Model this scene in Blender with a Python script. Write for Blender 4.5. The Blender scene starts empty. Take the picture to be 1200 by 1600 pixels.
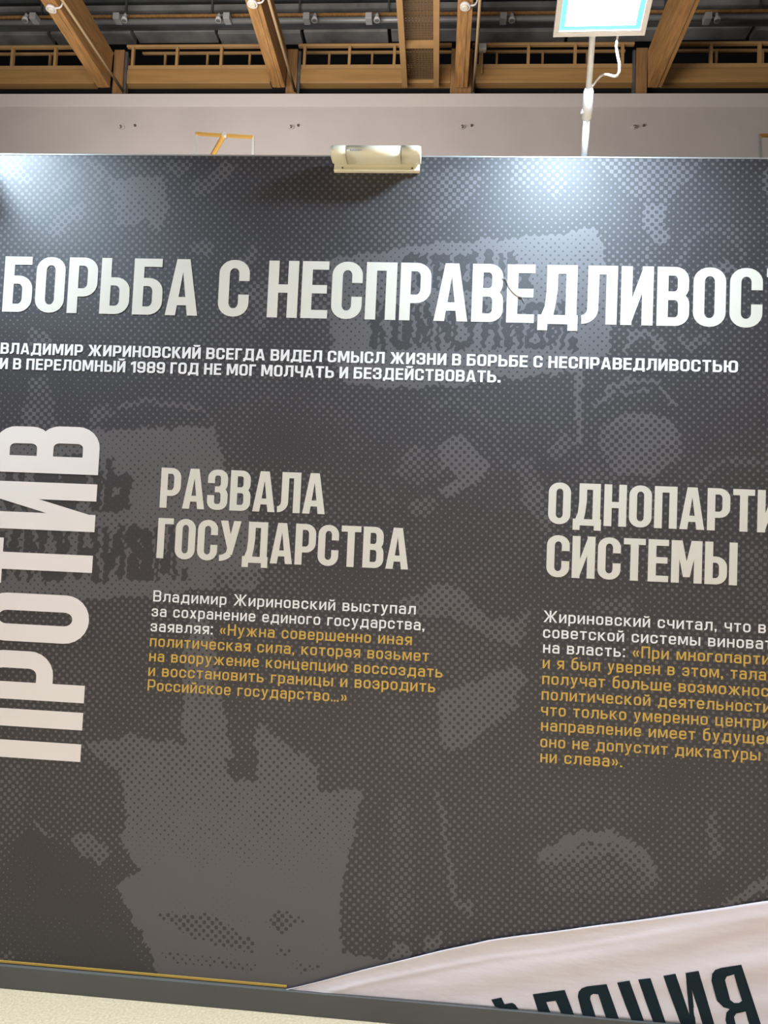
import bpy, bmesh, math, random
import numpy as np
from mathutils import Vector, Matrix
from mathutils.geometry import delaunay_2d_cdt

random.seed(7)
rng = np.random.default_rng(7)
C = bpy.context.scene.collection
sc = bpy.context.scene

# ------------------------------------------------------------------ camera
F = 1150.0                                   # focal length in pixels of a 1200 x 1600 frame
YAW, PITCH, ROLL = (math.radians(a) for a in (-4.1425, 2.668, 2.505))
cy, sy, cp, sp = math.cos(YAW), math.sin(YAW), math.cos(PITCH), math.sin(PITCH)
fw = Vector((sy * cp, cy * cp, sp))
r0 = Vector((cy, -sy, 0))
u0 = r0.cross(fw)
right = r0 * math.cos(ROLL) + u0 * math.sin(ROLL)
up = u0 * math.cos(ROLL) - r0 * math.sin(ROLL)


def ray(px, py):
    d = fw + right * ((px - 600) / F) - up * ((py - 800) / F)
    return d / d.y


WALL_H = 2.5
D = WALL_H / (ray(600, 245.3).z - ray(330, 1569.5).z)      # distance from the lens to the panel
ZC = -D * ray(330, 1569.5).z                                # lens height
cam_data = bpy.data.cameras.new('camera')
cam_data.sensor_fit = 'VERTICAL'
cam_data.sensor_height = 24.0
cam_data.lens = 24.0 * F / 1600.0
cam_data.clip_start = 0.05
cam = bpy.data.objects.new('camera', cam_data)
C.objects.link(cam)
m = Matrix.Identity(4)
for i in range(3):
    m[i][0], m[i][1], m[i][2] = right[i], up[i], -fw[i]
m[2][3] = ZC
cam.matrix_world = m
sc.camera = cam


def P(px, py, Y):
    """point on the vertical plane at distance Y that the photograph shows at px, py"""
    d = ray(px, py) * Y
    return Vector((d.x, Y, d.z + ZC))


def U(px, py, Y=None):
    p = P(px, py, Y or D)
    return p.x, p.z


# ------------------------------------------------------------------ light, exposure
sc.view_settings.view_transform = 'Standard'
sc.view_settings.look = 'None'
sc.view_settings.gamma = 1.0
sc.view_settings.use_curve_mapping = False
sc.view_settings.exposure = 0.0
w = bpy.data.worlds.new('hall_daylight')
sc.world = w
w.use_nodes = True
w.node_tree.nodes['Background'].inputs[0].default_value = (1.0, 0.94, 0.95, 1)
w.node_tree.nodes['Background'].inputs[1].default_value = 0.13


def area(name, loc, target, size, sizey, power, col):
    l = bpy.data.lights.new(name, 'AREA')
    l.shape = 'RECTANGLE'
    l.size, l.size_y, l.energy, l.color = size, sizey, power, col
    o = bpy.data.objects.new(name, l)
    o.location = loc
    o.rotation_euler = (Vector(target) - Vector(loc)).to_track_quat('-Z', 'Y').to_euler()
    C.objects.link(o)
    return o


down = area('aisle_floor_fill', (0.3, -0.9, 6.0), (0.3, -0.9, 0.0), 6, 2.2, 365, (1.0, 0.935, 0.96))  # added fill: lights the aisle floor so its bounce brightens the panel
down.data.spread = math.radians(60)
area('yoke_fill', (-0.55, D + 0.30, 2.42), (-0.86, D + 0.75, 2.95), 0.12, 0.12, 7, (1.0, 0.93, 0.85))  # unseen light added behind the panel to brighten the yoke
area('gallery_fill', (-3.0, 5.5, 5.0), (0.0, 11.4, 8.5), 6, 2, 520, (1.0, 0.93, 0.86))  # unseen area light added to brighten the back wall and gallery
LAMP_POWER = 680.0                            # emission strength of the flood lamps


# ------------------------------------------------------------------ materials
def mat(name, col, rough=0.6, metal=0.0, noise=0.0, scale=20.0, spec=0.5, emit=None, bump=0.0, stretch=(1, 1, 1)):
    m_ = bpy.data.materials.new(name)
    m_.use_nodes = True
    nt = m_.node_tree
    b = nt.nodes['Principled BSDF']
    b.inputs['Base Color'].default_value = (*col, 1)
    b.inputs['Roughness'].default_value = rough
    b.inputs['Metallic'].default_value = metal
    b.inputs['Specular IOR Level'].default_value = spec
    if emit:
        b.inputs['Emission Color'].default_value = (*emit[0], 1)
        b.inputs['Emission Strength'].default_value = emit[1]
    if noise or bump:
        tc = nt.nodes.new('ShaderNodeTexCoord')
        mp = nt.nodes.new('ShaderNodeMapping')
        mp.inputs['Scale'].default_value = stretch
        nz = nt.nodes.new('ShaderNodeTexNoise')
        nz.inputs['Scale'].default_value = scale
        nz.inputs['Detail'].default_value = 5
        nt.links.new(tc.outputs['Object'], mp.inputs[0])
        nt.links.new(mp.outputs[0], nz.inputs['Vector'])
        if noise:
            mx = nt.nodes.new('ShaderNodeMix')
            mx.data_type = 'RGBA'
            mx.inputs[6].default_value = (*[c * (1 - noise) for c in col], 1)
            mx.inputs[7].default_value = (*[min(1, c * (1 + noise)) for c in col], 1)
            rp = nt.nodes.new('ShaderNodeMapRange')
            rp.inputs[1].default_value, rp.inputs[2].default_value = 0.3, 0.7
            nt.links.new(nz.outputs[0], rp.inputs[0])
            nt.links.new(rp.outputs[0], mx.inputs[0])
            nt.links.new(mx.outputs[2], b.inputs['Base Color'])
        if bump:
            bp = nt.nodes.new('ShaderNodeBump')
            bp.inputs['Strength'].default_value = bump
            bp.inputs['Distance'].default_value = 0.01
            nt.links.new(nz.outputs[0], bp.inputs['Height'])
            nt.links.new(bp.outputs[0], b.inputs['Normal'])
    return m_


M = dict(
    board=mat('board_edge', (0.10, 0.10, 0.105), 0.5),
    letter=mat('warm_white_ink', (0.66, 0.64, 0.585), 0.5),
    vertical=mat('white_ink', (0.80, 0.76, 0.76), 0.5),
    text=mat('text_white_ink', (0.82, 0.82, 0.85), 0.5),
    gold=mat('gold_ink', (0.57, 0.375, 0.075), 0.5),
    skirt=mat('skirting_grey', (0.085, 0.088, 0.086), 0.45, noise=0.08, scale=4),
    floor=mat('speckled_concrete', (0.56, 0.468, 0.315), 0.6, noise=0.17, scale=130, bump=0.1),
    banner=mat('crumpled_white_sheet', (0.73, 0.685, 0.75), 0.42, noise=0.03, scale=6, bump=0.22, stretch=(1.2, 1, 3.5)),
    navy=mat('navy_ink', (0.009, 0.022, 0.031), 0.7, spec=0.15),
    white=mat('white_plaster', (0.47, 0.43, 0.42), 0.75, noise=0.05, scale=1.3),
    trimwhite=mat('white_trim', (0.56, 0.52, 0.51), 0.75),
    hookm=mat('tarnished_metal', (0.10, 0.08, 0.06), 0.5),
    cream=mat('cream_plastic', (0.80, 0.77, 0.62), 0.35),
    cap=mat('cream_cap_plastic', (0.76, 0.73, 0.58), 0.35),
    dark=mat('dark_plastic', (0.03, 0.03, 0.03), 0.5),
    steel=mat('white_enamel', (0.82, 0.82, 0.82), 0.35),
    boxgrey=mat('light_grey_box', (0.55, 0.56, 0.57), 0.5),
    grey=mat('grey_metal', (0.36, 0.37, 0.38), 0.45, metal=0.3),
    lamp=mat('lamp_face', (0.8, 0.9, 0.9), 0.3, emit=((0.66, 0.85, 1.0), LAMP_POWER)),
    rim=mat('lamp_glass_rim', (0.12, 0.62, 0.62), 0.2, emit=((0.25, 0.85, 0.88), 0.75)),
    wood=mat('glulam_timber', (0.44, 0.235, 0.085), 0.55, noise=0.28, scale=3.0, stretch=(9, 0.8, 9)),
    darkwood=mat('timber_post', (0.33, 0.18, 0.075), 0.55, noise=0.25, scale=3.0, stretch=(9, 9, 0.8)),
    rail=mat('painted_rail', (0.48, 0.29, 0.125), 0.5, noise=0.08, scale=3),
    edge=mat('edge_beam_timber', (0.42, 0.24, 0.09), 0.5, noise=0.12, scale=2.0, stretch=(0.5, 4, 8)),
    perf=mat('perforated_plate', (0.20, 0.13, 0.07), 0.5, metal=0.2),
    purlin=mat('roof_steel', (0.115, 0.122, 0.13), 0.5, metal=0.1, noise=0.35, scale=1.6, stretch=(1, 4, 4)),
    slab=mat('roof_slab', (0.27, 0.27, 0.27), 0.8, noise=0.35, scale=2.5),
    black=mat('roof_void', (0.012, 0.012, 0.014), 0.9),
    pipe=mat('ochre_pipe', (0.60, 0.44, 0.25), 0.45),
    yellow=mat('warm_lit_yellow', (0.85, 0.50, 0.13), 0.4),  # warm light on the yoke bar and arm, put into the colour
    scratch=mat('scratch_grey', (0.30, 0.31, 0.30), 0.6),
)

# halftone print on the panel: a 45 degree dot screen, the dots as big as the printed picture is light
hm = bpy.data.materials.new('halftone_print')
hm.use_nodes = True
nt = hm.node_tree
bs = nt.nodes['Principled BSDF']
bs.inputs['Roughness'].default_value = 0.62
bs.inputs['Specular IOR Level'].default_value = 0.78


def N(kind, **kw):
    n = nt.nodes.new(kind)
    for k, v in kw.items():
        setattr(n, k, v)
    return n


def MATH(op, a, b=None, c=None):
    n = N('ShaderNodeMath', operation=op)
    for i, x in enumerate((a, b, c)):
        if x is None:
            continue
        if isinstance(x, (int, float)):
            n.inputs[i].default_value = x
        else:
            nt.links.new(x, n.inputs[i])
    return n.outputs[0]


PITCH_DOT = 0.0240
tc = N('ShaderNodeTexCoord')
nz = N('ShaderNodeTexNoise')
nz.inputs['Scale'].default_value = 70
nz.inputs['Detail'].default_value = 1
nt.links.new(tc.outputs['Object'], nz.inputs['Vector'])
sx = N('ShaderNodeSeparateXYZ')
nt.links.new(tc.outputs['Object'], sx.inputs[0])
k = 2 * math.pi / PITCH_DOT
wob = MATH('MULTIPLY', MATH('SUBTRACT', nz.outputs[0], 0.5), 0.9)
cu = MATH('COSINE', MATH('ADD', MATH('MULTIPLY', sx.outputs[0], k), wob))
cv = MATH('COSINE', MATH('SUBTRACT', MATH('MULTIPLY', sx.outputs[2], k), wob))
f_ = MATH('MULTIPLY', cu, cv)
at = N('ShaderNodeAttribute', attribute_name='tone')
thr = MATH('SUBTRACT', 1.0, MATH('MULTIPLY', at.outputs['Fac'], 2.0))
mr = N('ShaderNodeMapRange', interpolation_type='SMOOTHSTEP')
mr.inputs[1].default_value, mr.inputs[2].default_value = -0.10, 0.10
nt.links.new(MATH('SUBTRACT', f_, thr), mr.inputs[0])
mx = N('ShaderNodeMix', data_type='RGBA')
mx.inputs[6].default_value = (0.0235, 0.0203, 0.0245, 1)
mx.inputs[7].default_value = (0.090, 0.083, 0.092, 1)
nt.links.new(mr.outputs[0], mx.inputs[0])
nt.links.new(mx.outputs[2], bs.inputs['Base Color'])


# ------------------------------------------------------------------ object helpers
def link(name, bm, material, parent=None, smooth=False):
    me = bpy.data.meshes.new(name)
    bm.normal_update()
    bm.to_mesh(me)
    bm.free()
    for p in me.polygons:
        p.use_smooth = smooth and len(p.vertices) <= 4
    me.materials.append(M[material] if isinstance(material, str) else material)
    o = bpy.data.objects.new(name, me)
    C.objects.link(o)
    if parent is not None:
        o.parent = parent
        o.matrix_parent_inverse = Matrix.Translation(-parent.location)
    return o


def thing(name, label, cat, loc=(0, 0, 0), group=None):
    o = bpy.data.objects.new(name, None)
    o.location = loc
    C.objects.link(o)
    return tag(o, label, cat, group)


def tag(o, label, cat, group=None):
    o['label'], o['category'] = label, cat
    if group:
        o['group'] = group
    return o


def struct(name, bm, material):
    o = link(name, bm, material)
    o['kind'] = 'structure'
    return o


def box(bm, a, b, bevel=0.0):
    a, b = Vector(a), Vector(b)
    c, s = (a + b) / 2, (b - a)
    r = bmesh.ops.create_cube(bm, size=1.0, matrix=Matrix.Translation(c) @ Matrix.Diagonal((abs(s.x), abs(s.y), abs(s.z), 1)))
    if bevel:
        es = {e for v in r['verts'] for e in v.link_edges}
        bmesh.ops.bevel(bm, geom=list(es), offset=bevel, segments=2, affect='EDGES', profile=0.5)
    return r['verts']


def bar(bm, p, q, wx, wz, upv=(0, 0, 1)):
    """box beam from p to q, wx wide across and wz deep"""
    p, q = Vector(p), Vector(q)
    d = (q - p).normalized()
    s = d.cross(Vector(upv)).normalized()
    n = s.cross(d)
    vs = []
    for c in (p, q):
        for i, j in ((-1, -1), (1, -1), (1, 1), (-1, 1)):
            vs.append(bm.verts.new(c + s * i * wx / 2 + n * j * wz / 2))
    for f in ((0, 3, 2, 1), (4, 5, 6, 7), (0, 1, 5, 4), (1, 2, 6, 5), (2, 3, 7, 6), (3, 0, 4, 7)):
        bm.faces.new([vs[i] for i in f])


def tube(bm, pts, rad, n=12, closed_ends=True):
    pts = [Vector(p) for p in pts]
    rads = rad if isinstance(rad, (list, tuple)) else [rad] * len(pts)
    rings = []
    ref = None
    for i, p in enumerate(pts):
        d = (pts[min(i + 1, len(pts) - 1)] - pts[max(i - 1, 0)]).normalized()
        if ref is None:
            ref = d.cross(Vector((0.31, 0.2, 0.93))).normalized()
        ref = (ref - d * ref.dot(d)).normalized()
        s = d.cross(ref)
        rings.append([bm.verts.new(p + (ref * math.cos(2 * math.pi * k / n) + s * math.sin(2 * math.pi * k / n)) * rads[i]) for k in range(n)])
    for a, b in zip(rings, rings[1:]):
        for k in range(n):
            bm.faces.new((a[k], a[(k + 1) % n], b[(k + 1) % n], b[k]))
    if closed_ends:
        bm.faces.new(rings[0][::-1])
        bm.faces.new(rings[-1])


def spline(pts, n=8):
    pts = [Vector(p) for p in pts]
    out = []
    for i in range(len(pts) - 1):
        a, b, c, d = pts[max(i - 1, 0)], pts[i], pts[i + 1], pts[min(i + 2, len(pts) - 1)]
        for t in (j / n for j in range(n)):
            out.append(0.5 * ((2 * b) + (c - a) * t + (2 * a - 5 * b + 4 * c - d) * t * t + (3 * b - a - 3 * c + d) * t ** 3))
    return out + [pts[-1]]


# ------------------------------------------------------------------ lettering: a small pen-stroke alphabet
def rounded(pts, r, closed):
    n = len(pts)
    out = []
    for i, p in enumerate(pts):
        if not closed and i in (0, n - 1):
            out.append(p)
            continue
        a, b = pts[i - 1], pts[(i + 1) % n]
        da, db = (a[0] - p[0], a[1] - p[1]), (b[0] - p[0], b[1] - p[1])
        la, lb = math.hypot(*da), math.hypot(*db)
        lim_a = la * (0.499 if closed or 0 < i - 1 else 0.999)
        lim_b = lb * (0.499 if closed or i + 1 < n - 1 else 0.999)
        rr = min(r, lim_a, lim_b)
        if rr < 1e-4:
            out.append(p)
            continue
        s = (p[0] + da[0] / la * rr, p[1] + da[1] / la * rr)
        e = (p[0] + db[0] / lb * rr, p[1] + db[1] / lb * rr)
        for t in (j / 6 for j in range(7)):            # rational quadratic = circular corner
            wgt = math.sqrt(0.5)
            den = (1 - t) ** 2 + 2 * wgt * t * (1 - t) + t * t
            out.append(tuple(((1 - t) ** 2 * s[q] + 2 * wgt * t * (1 - t) * p[q] + t * t * e[q]) / den for q in (0, 1)))
    return out


def pen(pts, hs, hb, closed):
    """quads of a stroke drawn with a pen hs wide and hb high (halves)"""
    q = [(x / hs, y / hb) for x, y in pts]
    n = len(q)
    L, R = [], []
    for i in range(n):
        a = q[i - 1] if (i or closed) else None
        b = q[(i + 1) % n] if (i < n - 1 or closed) else None
        ns = []
        for s, e in ((a, q[i]), (q[i], b)):
            if s is None or e is None:
                continue
            d = (e[0] - s[0], e[1] - s[1])
            l = math.hypot(*d)
            if l > 1e-9:
                ns.append((-d[1] / l, d[0] / l))
        nx, ny = sum(v[0] for v in ns) / len(ns), sum(v[1] for v in ns) / len(ns)
        l2 = max(nx * nx + ny * ny, 0.25)
        nx, ny = nx / l2, ny / l2
        L.append(((q[i][0] + nx) * hs, (q[i][1] + ny) * hb))
        R.append(((q[i][0] - nx) * hs, (q[i][1] - ny) * hb))
    return [[L[i], L[(i + 1) % n], R[(i + 1) % n], R[i]] for i in range(n if closed else n - 1)]


def convex_bits(p):
    if len(p) == 4:
        return [[p[0], p[1], p[2]], [p[0], p[2], p[3]]]
    return [p]


def in_polys(polys, x, y):
    for p in polys:
        r = False
        for i in range(len(p)):
            (xa, ya), (xb, yb) = p[i - 1], p[i]
            if (ya > y) != (yb > y) and x < (xb - xa) * (y - ya) / (yb - ya) + xa:
                r = not r
        if r:
            return True
    return False


def union(polys, holes=(), eps=1e-5, extra=()):
    """triangles that cover the polygons (less the holes)"""
    bits = [b for p in polys for b in convex_bits(p)]
    vs, es = [], []
    for p in list(bits) + list(holes):
        n = len(vs)
        vs += [Vector(q) for q in p]
        es += [(n + i, n + (i + 1) % len(p)) for i in range(len(p))]
    vs += [Vector(q) for q in extra]
    ov, _, of, _, _, _ = delaunay_2d_cdt(vs, es, [], 0, eps)
    tris = []
    for f in of:
        x, y = sum(ov[i][0] for i in f) / len(f), sum(ov[i][1] for i in f) / len(f)
        if in_polys(bits, x, y) and not in_polys(holes, x, y):
            tris.append(list(f))
    return [tuple(v) for v in ov], tris


class Font:
    def __init__(s, w, stem, bar_, r, gap, space, x=0.73, lw=None, lgap=None):
        s.w, s.s, s.b, s.r, s.gap, s.space, s.x = w, stem, bar_, r, gap, space, x
        s.lw = lw or w
        s.cache = {}

    def raw(F_, ch):
        """(shapes, width); shapes are ('s', points, closed, radius) strokes or ('p', points) polygons"""
        low = ch.islower()
        h = F_.x if low else 1.0
        w = F_.lw if low else F_.w
        s, b, r = F_.s, F_.b, min(F_.r, F_.r * (0.92 if low else 1))
        hs, hb = s / 2, b / 2
        S = []

        def st(*pts, closed=False, rr=None):
            S.append(('s', list(pts), closed, r if rr is None else rr))

        def pg(*pts):
            S.append(('p', list(pts)))

        def rect(x0, y0, x1, y1):
            pg((x0, y0), (x1, y0), (x1, y1), (x0, y1))

        def stem(x, y0=0.0, y1=None):
            rect(x, y0, x + s, h if y1 is None else y1)
        c = ch.upper()
        L, R, B, T = hs, w - hs, hb, h - hb
        mid = 0.51 * h
        W = w
        if low and ch == 'а':
            st((L + 0.02, h * 0.74), (L + 0.02, T), (R, T), (R, 0))
            m2 = h * 0.56
            st((R, m2), (L, m2), (L, B), (R, B), rr=r * 0.75)
        elif low and ch == 'б':
            st((L, B), (R, B), (R, T), (L, T), closed=True)
            st((R - 0.02, 1.02), (L, 0.92), (L, h * 0.4), rr=0.22)
        elif low and ch == 'е':
            m2 = h * 0.5
            st((R, m2 - hb * 0.2), (R, T), (L, T), (L, B), (R, B), (R, h * 0.27))
            rect(L, m2 - hb, R + hs, m2 + hb)
        elif low and ch == 'р':
            stem(0, -0.24)
            st((L, T), (R, T), (R, B), (L, B))
        elif low and ch == 'у':
            pg((0, h), (s * 1.1, h), (w * 0.58, 0.10), (w * 0.44, -0.02))
            pg((w - s * 1.1, h), (w, h), (w * 0.50, -0.14), (w * 0.32, -0.14), (w * 0.42, 0.0))
            st((w * 0.06, -0.19), (w * 0.30, -0.19), (w * 0.47, -0.02), rr=0.12)
        elif c == 'А':
            W = w * 1.09
            ap, yi = s * 1.27, (0.77 if s / w > 0.31 else 0.80) * h
            hx_ = W / 2
            pg((0, 0), (s, 0), (hx_, yi), (hx_, h), (hx_ - ap / 2, h))
            pg((W, 0), (W - s, 0), (hx_, yi), (hx_, h), (hx_ + ap / 2, h))
            rect(W * 0.16, 0.18 * h, W * 0.84, 0.18 * h + b)
        elif c == 'О':
            st((L, B), (R, B), (R, T), (L, T), closed=True)
        elif c == 'С':
            st((R, h * 0.63), (R, T), (L, T), (L, B), (R, B), (R, h * 0.39))
        elif c == 'Э':
            st((L, h * 0.68), (L, T), (R, T), (R, B), (L, B), (L, h * 0.32))
            rect(w * 0.35, mid - hb, R, mid + hb)
        elif c == 'Р':
            stem(0)
            y2 = 0.30 * h + hb
            st((L, T), (R, T), (R, y2), (L, y2))
        elif c in 'БЬЫ':
            stem(0)
            y2 = (0.655 if c == 'Б' or not low else 0.62) * h - hb
            if c == 'Ы':
                W2 = w * 0.95
                st((L, y2), (W2 - hs, y2), (W2 - hs, B), (L, B))
                stem(W2 + F_.gap * 0.75)
                W = W2 + F_.gap * 0.75 + s
            else:
                st((L, y2), (R, y2), (R, B), (L, B))
            if c == 'Б':
                rect(0, h - b, w * 0.95, h)
        elif c == 'В':
            stem(0)
            st((L, T), (R - 0.012, T), (R - 0.012, mid), (L, mid), rr=r * 0.86)
            st((L, mid), (R, mid), (R, B), (L, B), rr=r * 0.86)
        elif c == 'Г':
            W = w * 0.78
            stem(0)
            rect(0, h - b, W, h)
        elif c == 'Д':
            W = w * 1.26
            o = w * 0.26
            rect(o, h - b, W - 0.045 * w, h)
            rect(W - 0.045 * w - s, b * 0.6, W - 0.045 * w, h)
            pg((o, h), (o + s, h), (o + s, h * 0.58), (o + s * 0.85, h * 0.33), (o + s * 0.62, b * 0.6), (o - s * 0.55, b * 0.6), (o - s * 0.12, h * 0.3), (o, h * 0.55))
            rect(0, -0.01, W, b * 0.98)
            dd = -0.12 if not low else -0.15
            rect(0, dd, s * 0.9, b)
            rect(W - s * 0.9, dd, W, b)
        elif c == 'Е':
            W = w * 0.88
            stem(0)
            rect(0, h - b, W, h)
            rect(0, 0, W, b)
            rect(0, mid - hb, W * 0.95, mid + hb)
        elif c == 'Ж':
            W = w * 1.62
            m_ = W / 2
            stem(m_ - hs)
            d_ = s * 1.15
            for sg in (1, -1):
                X = lambda x: m_ + sg * x
                pg((X(m_), h), (X(m_ - d_), h), (X(hs * 0.5), mid), (X(hs * 0.5 + d_ * 0.9), mid))
                pg((X(m_), 0), (X(m_ - d_), 0), (X(hs * 0.5), mid), (X(hs * 0.5 + d_ * 0.9), mid))
        elif c == 'З':
            st((L, h * 0.66), (L, T), (R - 0.01, T), (R - 0.01, mid), (w * 0.36, mid), rr=r * 0.86)
            st((w * 0.36, mid), (R, mid), (R, B), (L, B), (L, h * 0.36), rr=r * 0.86)
        elif c in 'ИЙ':
            stem(0)
            stem(w - s)
            k_ = 0.40 * h if s / w > 0.28 else 0.27 * h
            pg((s * 0.9, 0), (s * 0.9, k_), (w - s * 0.9, h), (w - s * 0.9, h - k_))
            if c == 'Й':
                st((w * 0.24, h + 0.21), (w * 0.24, h + 0.125), (w * 0.76, h + 0.125), (w * 0.76, h + 0.21), rr=0.09)
        elif c == 'К':
            stem(0)
            W = w * 1.02
            d_ = s * 1.2
            pg((W, h), (W - d_, h), (s * 0.8, mid), (s * 0.8 + d_ * 0.9, mid - 0.02))
            pg((W + 0.02, 0), (W + 0.02 - d_, 0), (s * 0.9, mid), (s * 0.9 + d_ * 0.95, mid + 0.04))
        elif c == 'Л':
            W = w * 1.10
            xl = w * 0.16 + hs + 0.01
            rect(xl - hs, h - b, W, h)
            stem(W - s)
            st((0, B * 1.05), (xl - 0.005, B * 1.05), (xl, h * 0.6), (xl, h), rr=0.26 * h)
        elif c == 'М':
            W = w * 1.32
            stem(0)
            stem(W - s)
            a = s * 0.42
            yb = 0.14 * h if not low else 0.10 * h
            pg((s * 0.5, h), (s * 1.35, h), (W / 2 + a, yb), (W / 2 - a, yb))
            pg((W - s * 0.5, h), (W - s * 1.35, h), (W / 2 - a, yb), (W / 2 + a, yb))
        elif c == 'Н':
            stem(0)
            stem(w - s)
            rect(0, mid - hb, w, mid + hb)
        elif c == 'П':
            stem(0)
            stem(w - s)
            rect(0, h - b, w, h)
        elif c == 'Т':
            W = w * 0.95
            stem(W / 2 - hs)
            rect(0, h - b, W, h)
        elif c == 'У':
            W = w * 1.02
            pg((0, h), (s * 1.05, h), (W * 0.66, h * 0.34), (W * 0.36, h * 0.34))
            pg((W - s * 1.05, h), (W, h), (W * 0.62, h * 0.16), (W * 0.30, h * 0.16))
            st((W * 0.0, B), (W * 0.22, B), (W * 0.46, h * 0.18), rr=0.15)
        elif c == 'Х':
            d_ = s * 1.2
            pg((0, 0), (d_, 0), (w, h), (w - d_, h))
            pg((w, 0), (w - d_, 0), (0, h), (d_, h))
        elif c == 'Ц':
            W = w * 1.12
            stem(0)
            stem(w - s)
            rect(0, 0, W, b)
            rect(W - s * 0.9, -0.15, W, b)
        elif c in 'ШЩ':
            W = w * 1.5
            stem(0)
            stem(W / 2 - hs)
            stem(W - s)
            W2 = W + (w * 0.12 if c == 'Щ' else 0)
            rect(0, 0, W2, b)
            if c == 'Щ':
                rect(W2 - s * 0.9, -0.15, W2, b)
                W = W2
        elif c == 'Ч':
            st((L, h), (L, h * 0.42), (R, h * 0.42), rr=r)
            stem(w - s)
        elif c == 'Ю':
            W = w * 1.5
            stem(0)
            x0 = W - w
            st((x0 + L, B), (W - hs, B), (W - hs, T), (x0 + L, T), closed=True)
            rect(0, mid - hb, x0 + L, mid + hb)
        elif c == 'Я':
            stem(w - s)
            y2 = 0.36 * h + hb
            st((R, T), (L, T), (L, y2), (R, y2))
            pg((0, 0), (s * 1.15, 0), (w - s * 0.8, y2), (w - s * 1.9, y2))
        elif c == '1':
            W = w * 0.62
            stem(W - s)
            pg((W - s * 0.9, h), (W - s * 0.9, h - b * 1.5), (0, h * 0.66), (0, h * 0.66 + b * 1.2))
        elif c == '8':
            st((L, mid), (R, mid), (R, T), (L, T), closed=True, rr=r * 0.86)
            st((L, B), (R, B), (R, mid), (L, mid), closed=True, rr=r * 0.86)
        elif c == '9':
            st((L, 0.42), (R, 0.42), (R, T), (L, T), closed=True)
            st((R, 0.7), (R, B), (L, B), (L, 0.26))
        elif c == '.':
            W = s * 1.15
            rect(0, 0, W, W)
        elif c == ',':
            W = s * 1.15
            pg((0, s * 1.15), (W, s * 1.15), (W, 0), (W * 0.6, -s), (W * 0.1, -s), (W * 0.35, 0), (0, 0))
        elif c == ':':
            W = s * 1.15
            rect(0, 0, W, W)
            rect(0, F_.x - W, W, F_.x)
        elif c == '…':
            W = s * 4.6
            for q in range(3):
                rect(q * s * 1.75, 0, q * s * 1.75 + s * 1.05, s * 1.1)
        elif c in '«»':
            W = 0.50
            for q in (0, 0.24):
                X = (lambda x: x + q) if c == '«' else (lambda x: W - x - q)
                d_ = s * 0.95
                pg((X(0.0), 0.37), (X(d_), 0.37), (X(0.20 + d_ * 0.3), 0.62), (X(0.20 - d_ * 0.7), 0.62))
                pg((X(0.0), 0.37), (X(d_), 0.37), (X(0.20 + d_ * 0.3), 0.12), (X(0.20 - d_ * 0.7), 0.12))
        else:
            raise ValueError('no glyph for ' + ch)
        return S, W

    def glyph(s, ch):
        if ch in s.cache:
            return s.cache[ch]
        S, W = s.raw(ch)
        polys = []
        for sh in S:
            if sh[0] == 'p':
                polys.append(sh[1])
            else:
                polys += pen(rounded(sh[1], sh[3], sh[2]), s.s / 2, s.b / 2, sh[2])
        ov, tris = union(polys)
        s.cache[ch] = (ov, tris, W)
        return s.cache[ch]

    def layout(s, text):
        """[(char, x offset, width)]"""
        x, out = 0.0, []
        for ch in text:
            if ch == ' ':
                x += s.space
                continue
            W = s.glyph(ch)[2]
            out.append((ch, x, W))
            x += W + s.gap
        return out


TY = D - 0.0008                                # the ink lies just proud of the board


class Ink:
    """collects flat lettering on the face of the panel"""
    def __init__(s, y=None):
        s.v, s.f, s.y = [], [], y or TY

    def put(s, tri, ox, oz, kx, kz, vertical=False):
        vs, ts, _ = tri
        n = len(s.v)
        for x, y in vs:
            s.v.append((ox - y * kz, s.y, oz + x * kx) if vertical else (ox + x * kx, s.y, oz + y * kz))
        for t in ts:
            s.f.append([n + i for i in t])

    def build(s, name, material, parent, label=None):
        me = bpy.data.meshes.new(name)
        me.from_pydata(s.v, [], s.f)
        bm = bmesh.new()
        bm.from_mesh(me)
        bpy.data.meshes.remove(me)
        bm.normal_update()
        bmesh.ops.reverse_faces(bm, faces=[f for f in bm.faces if f.normal.y > 0])
        o = link(name, bm, material, parent)
        if label:
            o['label'] = label
        return o


def set_line(font, text, x0, x1, z, cap, inks, colours=None, upto=None):
    """text from x0 so that the right side of glyph `upto` (default the last) is at x1"""
    lay = font.layout(text)
    ref = lay[upto if upto is not None else -1]
    kx = (x1 - x0) / (ref[1] + ref[2])
    for i, (ch, x, W) in enumerate(lay):
        ink = inks[0] if colours is None or i < colours else inks[1]
        ink.put(font.glyph(ch), x0 + x * kx, z, kx, cap)
    return kx


HEAD = Font(0.535, 0.185, 0.147, 0.165, 0.062, 0.245)
VERT = Font(0.480, 0.172, 0.155, 0.150, 0.094, 0.2)
SUBT = Font(0.640, 0.190, 0.170, 0.160, 0.110, 0.30)
BODY = Font(0.640, 0.135, 0.128, 0.170, 0.150, 0.42, x=0.73, lw=0.545)

# ------------------------------------------------------------------ the room: floor, back wall, roof
bm = bmesh.new()
box(bm, (-14, -9, -0.2), (14, 16, 0.0))
struct('floor', bm, 'floor')

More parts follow.
